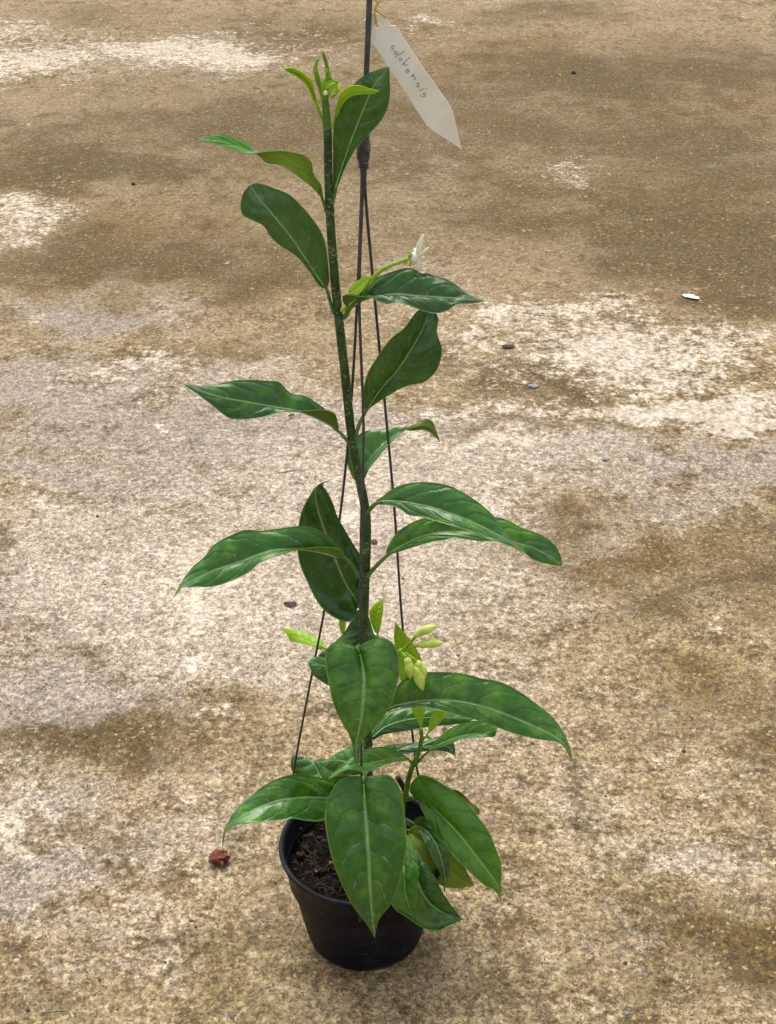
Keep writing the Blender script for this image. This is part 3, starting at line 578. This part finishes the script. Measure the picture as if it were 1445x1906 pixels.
lf([(792,1370),(799,1370)], [(788,1371),(796,1372),(804,1375)], [(793,1374),(800,1376)], [.007,.004], 0, 0, 'lime', name='young_leaf', rows=14, cols=3, rib=None)
lf([(799,1395),(809,1381),(824,1366),(842,1354),(860,1346),(878,1342),(892,1342),(914,1349),(925,1352)], [(796,1400),(806,1392),(829,1381),(853,1372),(878,1367),(901,1365),(925,1358)], [(810,1395),(833,1386),(856,1377),(864,1374),(887,1373),(907,1372),(921,1371)], [.006,0,-.006,-.012], .008, -.006, 'fresh', pet=[(772,1426,.011),(784,1412,.009)], pw=.0011)
lf([(759,1416),(737,1418),(712,1425),(691,1435),(674,1437),(658,1432),(641,1434),(624,1445)], [(758,1411),(734,1411),(707,1417),(680,1422),(655,1425),(632,1436),(611,1450)], [(753,1406),(733,1393),(708,1390),(679,1395),(654,1410),(633,1429),(620,1439)], [.004,-.030,-.050,-.060,-.062], -.006, .008, 'fresh', pet=[(769,1424,.011),(764,1417,.008)], pw=.0010)
# ---- skirt of large leaves over the pot
lf([(668,1442),(640,1442),(612,1434)], [(682,1430),(650,1420),(625,1415),(597,1420)], [(672,1394),(655,1390),(628,1401),(611,1412)], [.004,.012,.022,.028], -.004, .008, 'mid', pet=[(685,1440,.001)])
lf([(622,1480),(580,1462),(545,1436),(542,1416)], [(655,1470),(625,1460),(600,1450),(586,1424),(567,1410),(546,1404)], [(648,1440),(630,1424),(608,1414),(587,1414),(578,1419),(562,1408)], [.006,.018,.034,.044,.048], -.004, .004, 'grey', pet=[(684,1480,.001)], h=.12)
lf([(655,1510),(635,1518),(604,1526),(591,1529),(566,1527),(545,1523),(524,1527),(493,1530),(468,1531),(442,1534),(425,1544),(418,1556)], [(672,1470),(640,1482),(608,1485),(576,1484),(549,1486),(516,1491),(483,1503),(452,1518),(426,1537),(416,1556),(414,1580)],
   [(660,1446),(630,1444),(599,1448),(587,1446),(558,1441),(529,1445),(504,1455),(479,1472),(446,1501),(427,1526),(417,1550)], [-.006,-.022,-.034,-.044,-.050], -.012, .012, 'mid', pet=[(684,1462,0)], pw=.0017, ribw=.0009)
lf([(868,1500),(880,1512)], [(820,1480),(850,1490),(875,1503),(892,1518)], [(850,1470),(880,1496),(892,1506)], [.006,.004,.002,0], -.004, .004, 'mid', pet=[(757,1490,.014)], pw=.001, label='olive leaf edge behind the right leaf')
lf([(763,1475),(766,1457),(781,1443),(800,1446),(819,1456),(845,1472),(862,1488),(881,1509),(899,1532),(913,1554),(924,1581),(932,1606),(934,1629),(933,1653)], [(776,1485),(800,1497),(827,1523),(858,1557),(883,1590),(909,1623),(926,1649),(932,1678)],
   [(779,1493),(788,1513),(806,1544),(827,1571),(848,1598),(866,1616),(883,1631),(903,1649),(918,1655),(928,1667)], [.006,-.010,-.022,-.028,-.030], .012, -.008, 'fresh', pet=[(754,1486,.016),(764,1484,.012)], pw=.0014, h=.13, rib=M_RIBL, ribw=.0011)
lf([(773,1524),(790,1522),(816,1552),(832,1575),(839,1592),(838,1614),(833,1637)], [(770,1532),(796,1548),(812,1571),(819,1590),(825,1614),(829,1635),(828,1661)], [(773,1543),(785,1556),(796,1575),(806,1598),(816,1618),(823,1636)], [.004,-.022,-.034,-.040,-.040], .004, -.004, 'dark', pet=[(748,1522,.018),(760,1527,.012)], pw=.0011)
lf([(762,1560),(771,1581),(790,1606),(804,1625),(820,1647),(850,1653)], [(760,1545),(790,1572),(822,1604),(850,1632),(883,1648)], [(775,1535),(812,1550),(842,1575),(862,1608),(873,1630)], [.0,-.018,-.026,-.026,-.026], -.006, .004, 'fresh', pet=[(748,1545,.018)], pw=.0011, h=-.05, label='pale olive leaf showing its underside')
lf([(775,1580),(791,1606),(808,1629),(824,1660),(842,1687)], [(757,1572),(772,1625),(795,1675),(828,1700),(861,1711)], [(738,1610),(728,1660),(727,1689),(744,1703),(777,1725),(804,1728),(823,1722),(846,1717)], [-.012,-.044,-.058,-.058,-.050], .004, [-.020,-.024,-.012], 'dark', pet=[(746,1560,.010)], pw=.0013, h=.14, curl=(0, .010, .35, 1.0))
lf([(757,1552),(767,1565),(775,1594),(779,1623),(778,1652),(776,1680)], [(748,1552),(752,1610),(755,1660),(763,1688),(773,1706)], [(738,1575),(728,1620),(721,1660),(728,1683),(749,1695)], [-.012,-.056,-.074,-.080,-.082], -.004, -.006, 'fresh', pet=[(745,1540,.010)], pw=.0012)
lf([(693,1444),(721,1442),(737,1454),(749,1478),(753,1510),(757,1551),(757,1583),(749,1623),(741,1651),(725,1687),(709,1707),(702,1724)], [(677,1446),(679,1490),(683,1543),(687,1599),(689,1651),(693,1703),(698,1746)],
   [(661,1444),(637,1450),(621,1466),(608,1494),(605,1526),(611,1567),(621,1607),(637,1647),(657,1687),(677,1713),(689,1731)], [-.060,-.072,-.085,-.096,-.103,-.105], [.010,.004,.002], [.010,.004,.002], 'mid', pet=[(685,1428,-.002),(681,1438,-.025)], pw=.0019, h=.15, cols=12, rows=60, ribw=.0012, label='largest leaf, hanging over the front of the pot')
# ---- growing tip
lf([(584,188),(581,181),(575,166),(565,152),(550,141),(536,134)], [(591,199),(588,186),(580,166),(570,149),(553,136),(538,130),(523,122)], [(588,182),(585,170),(580,152),(568,139),(554,130),(541,126),(530,128)], [-.010,-.014,-.018,-.02], -.004, -.004, 'lime', pet=[(604,236,-.009),(598,219,-.010)], pw=.0010, name='young_leaf', label='curved lime green young leaf at the top left')
lf([(625,202),(629,190),(633,175),(644,166),(656,160),(673,160),(687,165)], [(620,232),(628,205),(637,184),(652,172),(672,169),(690,171),(706,170)], [(625,230),(634,203),(645,186),(657,179),(673,176),(694,175)], [-.012,-.022,-.030,-.034], -.006, 0, 'lime', pet=[(614,238,-.009)], pw=.0012, name='young_leaf', label='curled lime yellow young leaf at the top')
def shoot(name, px, rad, mat, par=plant, seg=10):
    return link(name, tube_mesh(name, [Vector(v)-PLO for v in cr([tuple(P(*p)) for p in px], 24)], rad, seg, jitter=.04), mat, par)
shoot('tip_shoot', [(604,186,-.010),(597,166,-.011),(590,141,-.012),(587,127,-.012),(592,109,-.012)], [.0020, .0017, .0014, .0018, .0014, .0008], M_TIPG)
shoot('tip_shoot', [(606,184,-.008),(611,150,-.007),(610,130,-.007),(606,112,-.008),(601,97,-.009)], [.0020, .0017, .0021, .0014, .0011, .0007], M_TIPG)
lf([(603,160),(612,150),(622,149)], [(602,168),(608,158),(620,152),(628,153)], [(608,166),(618,158)], [-.014,-.016,-.018], 0, -.002, 'lime', name='young_leaf', rows=18, cols=4, rib=None)
lf([(611,166),(618,156),(626,150)], [(612,182),(617,168),(624,157),(634,156)], [(616,178),(622,166),(629,160)], [-.014,-.017,-.019], 0, 0, 'lime', name='young_leaf', rows=18, cols=4, rib=None)
lf([(594,186),(588,186)], [(600,190),(591,189),(583,193)], [(596,193),(588,196)], [-.012,-.014], 0, 0, 'lime', name='young_leaf', rows=14, cols=3, rib=None)
lf([(586,128),(584,131)], [(590,130),(587,131),(584,128)], [(589,134),(586,134)], [-.013,-.014], 0, 0, 'lime', name='young_leaf', rows=12, cols=3, rib=None)
lf([(606,127),(610,126)], [(603,130),(609,131),(615,134)], [(606,134),(611,136)], [-.009,-.010], 0, 0, 'lime', name='young_leaf', rows=12, cols=3, rib=None)
lf([(638,548)], [(640,582),(637,576),(633,572)], [(641,574)], [-.008,-.010], 0, 0, 'lime', name='young_leaf', rows=12, cols=3, rib=None) if False else None
lf([(598,158),(601,150)], [(600,170),(599,158),(605,147)], [(604,163),(606,154)], [-.013,-.015], 0, 0, 'lime', name='young_leaf', rows=14, cols=3, rib=None)
lf([(619,146),(612,145)], [(612,156),(616,147),(612,138)], [(619,152),(619,146)], [-.009,-.012], 0, 0, 'lime', name='young_leaf', rows=14, cols=3, rib=None)
lf([(622,172),(628,160)], [(616,184),(624,170),(634,160)], [(622,182),(631,172)], [-.012,-.014], 0, 0, 'lime', name='young_leaf', rows=14, cols=3, rib=None)
def ball(name, px, r, mat, par=plant, k=(1, 1, 1)):
    o = link(name, stone_mesh(name, r*k[0], r*k[1], r*k[2], 2, .12, px[0]), mat, par); o.location = P(*px)-PLO-(par.matrix_world.translation if False else Vector((0, 0, 0))); return o
ball('tip_bud', (632, 161, -.018), .0018, M_BUD, k=(.9, .9, 1.5)); shoot('bud_stalk', [(617,182,-.014),(626,172,-.016),(631,164,-.018)], [.0008, .0007], M_PETL)
ball('sap_drop', (606, 173, -.0135), .0016, M_PETAL)
ball('axillary_bud', (638, 576, -.010), .0020, M_PETL, k=(1, 1, 1.2))
# ---- flower above the horizontal leaf
flo = link('flower_stalk', tube_mesh('flower_stalk', [Vector(v)-PLO for v in cr([tuple(P(*p)) for p in ((642,575,-.008),(669,546,-.012),(690,524,-.015),(706,506,-.017),(719,498,-.018),(740,489,-.019),(764,480,-.020))], 36)], [.0014, .0016, .0017, .0020, .0014, .0013, .0015], 10), M_PETL, plant)
lf([(651,536),(668,520),(682,514)], [(649,550),(668,536),(690,515)], [(664,550),(678,536)], [-.012,-.014,-.016], .004, -.004, 'lime', name='young_leaf', rows=24, cols=5, rib=M_RIBL, label='small lime bract beside the flower stalk')
fl = link('flower_tube', tube_mesh('flower_tube', [Vector(v)-PLO for v in cr([tuple(P(*p)) for p in ((763,481,-.020),(769,480,-.020),(775,478,-.021),(780,476,-.021))], 14)], [.0012, .0034, .0038, .0034, .0018], 14), M_PETAL, plant)
fl['label'] = 'white star shaped flower'
def petal(px0, px1, mid, wd, par=fl):
    a, b, m = P(*px0), P(*px1), P(*mid); c = [Vector(v) for v in cr([tuple(a), tuple(m), tuple(b)], 14)]
    link('petal', tube_mesh('petal', [p-PLO for p in c], [wd*.8, wd*1.1, wd*1.15, wd, wd*.35], 10, flat=.7), M_PETAL, par)
petal((777,476,-.021), (789,436,-.023), (781,456,-.022), .0019); petal((778,477,-.021), (798,461,-.030), (789,470,-.025), .0019)
petal((777,480,-.021), (781,507,-.018), (780,494,-.021), .0018); petal((777,477,-.020), (790,482,-.008), (784,480,-.014), .0017); petal((776,478,-.02), (772,462,-.006), (775,469,-.013), .0016)
for a, b in (((764,478),(766,469)), ((764,484),(763,496)), ((762,477),(758,474))):
    link('sepal', tube_mesh('sepal', [P(a[0], a[1], -.0215)-PLO, P((a[0]+b[0])/2+1, (a[1]+b[1])/2, -.023)-PLO, P(b[0], b[1], -.0225)-PLO], [.0011, .0009, .0003], 6), M_PETL, fl)
# ---- flower bud cluster
clu = shoot('bud_cluster_stalk', [(735,1245,-.004),(740,1222,-.006),(745,1211,-.008),(749,1211,-.009)], [.0013, .0014, .0017, .0014], M_PETL)
clu['label'] = 'cluster of pale yellow green flower buds'
def budf(stalk, a, b, wd):
    link('bud_stalk', tube_mesh('bud_stalk', [Vector(v)-PLO for v in cr([tuple(P(*p)) for p in stalk+[a]], 12)], [.0011, .0012, .0015], 8), M_PETL, clu)
    A, B = P(*a), P(*b); n = 18; pts = along(A, B, n)
    sag = (B-A).cross(Vector((0, 1, 0))).normalized()*.0012
    pts = [p+sag*math.sin(math.pi*i/(n-1)) for i, p in enumerate(pts)]
    link('flower_bud', tube_mesh('flower_bud', [p-PLO for p in pts], [wd*.45, wd*.85, wd*.80, wd*.95, wd, wd*.85, wd*.55, wd*.15], 9, flat=.9), M_BUD, clu)
budf([(748,1212,-.009),(762,1198,-.012)], (774,1184,-.014), (815,1165,-.018), .0040)
budf([(748,1212,-.009),(766,1205,-.014)], (781,1201,-.018), (824,1198,-.026), .0041)
budf([(747,1213,-.009),(752,1218,-.013)], (757,1224,-.016), (763,1262,-.022), .0042)
budf([(749,1214,-.009),(760,1230,-.012)], (769,1243,-.016), (787,1285,-.020), .0045)
budf([(749,1213,-.008),(764,1222,-.009)], (775,1231,-.010), (791,1263,-.012), .0042)
# ---- cut stub
link('dry_stub', tube_mesh('dry_stub', [Vector(v)-PLO for v in cr([tuple(P(*p)) for p in ((757,1480,.02),(750,1463,.02),(740,1446,.02))], 10)], [.0024, .0026, .0022], 8, jitter=.1), simple('stub_bark', (.02, .012, .008), (.07, .03, .016), 120, .8), plant)

# ================================================================== PLANT TAG
tg = tag(empty('plant_tag', P(704, 50, .004)), 'cream plastic plant tag with handwriting, hanging from the grey rod', 'tag'); TGO = P(704, 50, .004)
def tagp(x, y, off=0.0):        # the card hangs in one slanting plane
    s = ((x-704)*.55+(y-50)*.83)/300.0
    return P(x, y, .004+.010*s+.004*s*s+off)
out = [(676,40),(695,22.5),(718,32),(728,48),(736,47.5),(760,84),(786,123),(811,158),(835,192),(844,208.5),(852,244),(859.5,278.5),(836,262),(812,247),(795,234),(771,198),(750,164),(725.5,129),(701,90),(690.5,76),(680,53)]
hole = [(702.5+5.5*math.cos(a), 47+5.5*math.sin(a)) for a in np.linspace(0, 2*math.pi, 20, endpoint=False)]
bm = bmesh.new()
vo = [bm.verts.new(tagp(x, y)-TGO) for x, y in out]; vh = [bm.verts.new(tagp(x, y)-TGO) for x, y in hole]
es = [bm.edges.new((a, b)) for L_ in (vo, vh) for a, b in zip(L_, L_[1:]+L_[:1])]
bmesh.ops.triangle_fill(bm, use_beauty=True, edges=es)
ff = list(bm.faces); ext = bmesh.ops.extrude_face_region(bm, geom=ff)
nrm_ = Vector((0, 1, 0)).lerp(Vector((0, .9, .2)), .5).normalized()
for v in ext['geom']:
    if isinstance(v, bmesh.types.BMVert): v.co += nrm_*.0007
bmesh.ops.recalc_face_normals(bm, faces=bm.faces)
me = bpy.data.meshes.new('tag_card'); bm.to_mesh(me); bm.free()
M_TAG = simple('cream_plastic', (0.80, 0.765, 0.69), (0.89, 0.865, 0.81), 35, 0.5, 0.15, 0.0003)
link('tag_card', me, M_TAG, tg, False)
def B2(x, y): return (660+x/6.568, y/6.568)
def circ(cx, cy, rx, ry, a0=0, a1=6.4, n=14): return [(cx+rx*math.cos(a), cy+ry*math.sin(a)) for a in np.linspace(a0, a1, n)]
strokes = [[(494,566),(468,558),(452,574),(474,592),(476,608),(440,604)], circ(502,646,20,17), [(607,626),(575,652),(535,668),(512,690),(498,700)], circ(563,728,19,17),
  [(680,697),(640,735),(605,770),(578,795)], [(612,772),(612,800),(655,788)], [(641,856),(650,870),(659,884),(670,874),(668,858),(652,846),(638,852),(630,868),(634,886),(650,894)],
  [(732,906),(708,922),(686,938)], [(702,930),(722,930),(742,950),(748,966),(722,980)], [(802,1022),(776,1014),(764,1030),(788,1046),(782,1060),(752,1056)],
  [(852,1080),(826,1094),(794,1112)], [(876,1080),(882,1076),(884,1082),(878,1084)], [(878,1152),(858,1138),(840,1150),(864,1166),(858,1182),(826,1182),(802,1162)]]
tub = []
for s in strokes:
    c = cr([B2(*p) for p in s], 6*len(s)); tub.append(tube_mesh('s', [tagp(x, y, -.00012)-TGO for x, y in c], .00023, 5))
link('handwriting', join_meshes('handwriting', tub), simple('faded_pencil', (.20, .19, .18), (.36, .34, .30), 400, .8), tg)
gold = simple('gold_twist_wire', (.50, .36, .10), (.62, .48, .18), 100, .35)
wp = [(704,9,0),(699,13,-.0035),(701,20,-.004),(708,25,-.003),(716,31,-.001),(717,38,.003),(706,46,.004),(701,44,-.001),(699,32,-.004),(698,17,-.004),(703,5,-.003),(692,-4,-.004),(681,-3,-.001),(684,-8,.004),(700,-2,.004),(706,8,.003)]
link('twist_wire', tube_mesh('twist_wire', [Vector(v)-TGO for v in cr([tuple(tagp(x, y, d)) for x, y, d in wp], 110)], .0007, 7), gold, tg)

# ================================================================== LITTER ON THE CONCRETE
def place(o, px, rz=0, lift=0):
    c = G(*px); o.location = (c.x, c.y, lift); o.rotation_euler.z = rz; return o
M_BRICK = simple('red_brick', (.075, .024, .013), (.20, .062, .034), 300, .9, 1.0, .0015, detail=6)
o = place(link('brick_chip', stone_mesh('brick_chip', .0088, .0082, .0060, 3, .55, 5, 1.9), M_BRICK, None, False), (408, 1604), .4, .0055); tag(o, 'rough red brick chip on the concrete left of the pot', 'stone')
o = place(link('pebble', stone_mesh('pebble', .0038, .0038, .0034, 3, .35, 9), simple('brown_pebble', (.09, .05, .025), (.18, .11, .06), 200, .9)), (697, 1012), 0, .0022); tag(o, 'small brown pebble just right of the plant stem', 'stone')
o = place(link('pebble', stone_mesh('pebble', .0026, .0026, .0022, 2, .3, 12), simple('orange_pebble', (.45, .16, .07), (.55, .24, .12), 200, .8)), (508, 953), 0, .0015); tag(o, 'tiny orange pebble left of the stem', 'stone')
def bent_flake(name, ln, wd, bend, seed, mat):
    bm = bmesh.new(); n, m = 12, 5; g_ = []
    for i in range(n):
        u = i/(n-1); w_ = wd*math.sin(math.pi*min(.97, max(.06, u)))**.6*(1+.3*mnoise.noise(Vector((u*5, seed, 0))))
        g_.append([bm.verts.new(((u-.5)*ln, w_*(j/(m-1)-.5)+wd*.25*mnoise.noise(Vector((u*3, seed+4, 1))), .0012+bend*abs(j/(m-1)-.5)+.0015*abs(mnoise.noise(Vector((u*4, j*.5, seed)))))) for j in range(m)])
    for i in range(n-1):
        for j in range(m-1): bm.faces.new((g_[i][j], g_[i+1][j], g_[i+1][j+1], g_[i][j+1]))
    ext = bmesh.ops.extrude_face_region(bm, geom=list(bm.faces))
    for v in ext['geom']:
        if isinstance(v, bmesh.types.BMVert): v.co.z += .0006
    bmesh.ops.recalc_face_normals(bm, faces=bm.faces)
    me = bpy.data.meshes.new(name); bm.to_mesh(me); bm.free(); return link(name, me, mat)
M_DRY = simple('dry_brown', (.035, .02, .016), (.085, .055, .045), 200, .8)
o = place(bent_flake('dry_leaf_bit', .015, .008, .004, 3, M_DRY), (541, 1128), .15); tag(o, 'dark purplish dry leaf bit left of the stem above the lime leaves', 'dry leaf')
o = place(bent_flake('petal', .030, .014, .003, 8, simple('fallen_petal_white', (.62, .63, .60), (.72, .73, .70), 90, .6)), (1286, 555), -.55); tag(o, 'fallen white petal on the concrete at the right', 'petal')
o = place(bent_flake('dry_leaf_bit', .020, .012, .002, 14, simple('almost_black', (.02, .014, .008), (.05, .035, .02), 200, .85)), (946, 647), .1); tag(o, 'blackish dry bit on the concrete right of the big ovate leaf', 'dry leaf')
o = place(link('pebble', stone_mesh('pebble', .0055, .0046, .0045, 2, .4, 22), simple('black_pebble', (.02, .015, .01), (.05, .04, .03), 200, .9)), (1068, 137), 0, .002); tag(o, 'tiny dark pebble right of the tag', 'stone')
o = place(link('pebble', stone_mesh('pebble', .0045, .004, .0035, 2, .4, 25), bpy.data.materials['black_pebble']), (249, 344), 0, .0015); tag(o, 'tiny black pebble at the upper left', 'stone')
o = place(link('pebble', stone_mesh('pebble', .0075, .006, .0022, 3, .25, 28), simple('slate_pebble', (.17, .16, .17), (.26, .25, .27), 120, .7)), (993, 719), .3, .0006); tag(o, 'flat slate grey pebble left of the white streak', 'stone')
o = place(link('pebble', stone_mesh('pebble', .0038, .0036, .0018, 2, .25, 31), bpy.data.materials['slate_pebble']), (1126, 855), 0, .0006); tag(o, 'tiny slate grey pebble below the white streak', 'stone')
M_MOSS = simple('dry_green_bit', (.03, .05, .02), (.06, .09, .03), 200, .8)
o = place(bent_flake('leaf_scrap', .009, .005, .003, 33, M_MOSS), (543, 776), .4); tag(o, 'tiny dark green scrap just below the left pointing leaf', 'leaf scrap')
wpz = [G(x, y)+Vector((0, 0, z)) for x, y, z in ((72,1889,.0006),(90,1887,.0015),(108,1886,.002),(126,1885,.0015),(131,1892,.0008))]
o = link('grass_strand', tube_mesh('grass_strand', [Vector(v) for v in cr([tuple(p) for p in wpz], 24)], [.0002, .0005, .0005, .0003], 6), M_MOSS); tag(o, 'thin dark green strand lying at the lower left corner', 'grass')
wpz = [G(x, y)+Vector((0, 0, z)) for x, y, z in ((500,884,.0006),(530,880,.001),(555,876,.001),(578,876,.0006))]
o = link('twig', tube_mesh('twig', [Vector(v) for v in cr([tuple(p) for p in wpz], 16)], [.0003, .0006, .0003], 6), M_DRY); tag(o, 'thin dark hair-like twig left of the stem', 'twig')
# embedded aggregate stones, part of the worn surface
WH = simple('aggregate_cream', (.34, .27, .185), (.48, .40, .295), 150, .85); GRY = simple('aggregate_grey', (.12, .12, .135), (.21, .21, .23), 150, .8); DRK = simple('aggregate_dark', (.035, .028, .018), (.075, .058, .038), 150, .9); TAN = simple('aggregate_tan', (.20, .135, .07), (.31, .22, .125), 150, .85)
for nm, mat, cnt, sd in (('cream_aggregate', WH, 1100, 1), ('grey_aggregate', GRY, 260, 2), ('tan_aggregate', TAN, 1300, 3), ('dark_aggregate', DRK, 900, 4)):
    rs_ = random.Random(sd); V, Fc = [], []
    bm = bmesh.new(); bmesh.ops.create_icosphere(bm, subdivisions=1, radius=1); bv = [v.co.copy() for v in bm.verts]; bf = [[v.index for v in f.verts] for f in bm.faces]; bm.free()
    k = 0
    while k < cnt:
        y = .8+3.4*rs_.random()**2.2; x = rs_.uniform(-1.2, 1.2)
        if (x-POT.x)**2+(y-POT.y)**2 < .062**2: continue
        s = rs_.uniform(.0010, .0021) if rs_.random() < .93 else rs_.uniform(.0022, .0036); a = rs_.uniform(0, 6.28); e = rs_.uniform(.55, 1); o0 = len(V); k += 1
        zz = .0002*0
        gzv = 0.0
        for c in bv:
            j = 1+.35*(rs_.random()-.5); px_, py_ = c.x*s*j, c.y*s*e*j
            V.append((x+px_*math.cos(a)-py_*math.sin(a), y+px_*math.sin(a)+py_*math.cos(a), c.z*s*.45+gzv))
        Fc += [tuple(i+o0 for i in f) for f in bf]
    V = np.array(V); V[:, 2] += (fbm(V[:, 0], V[:, 1], 2.0, 31, 3)-.5)*0.006*np.clip((np.hypot(V[:, 0], V[:, 1]-Y0)-.12)/.3, 0, 1)
    me = bpy.data.meshes.new(nm); me.from_pydata([tuple(v) for v in V], [], Fc); me.update()
    tag(link(nm, me, mat, ground), kind='stuff')
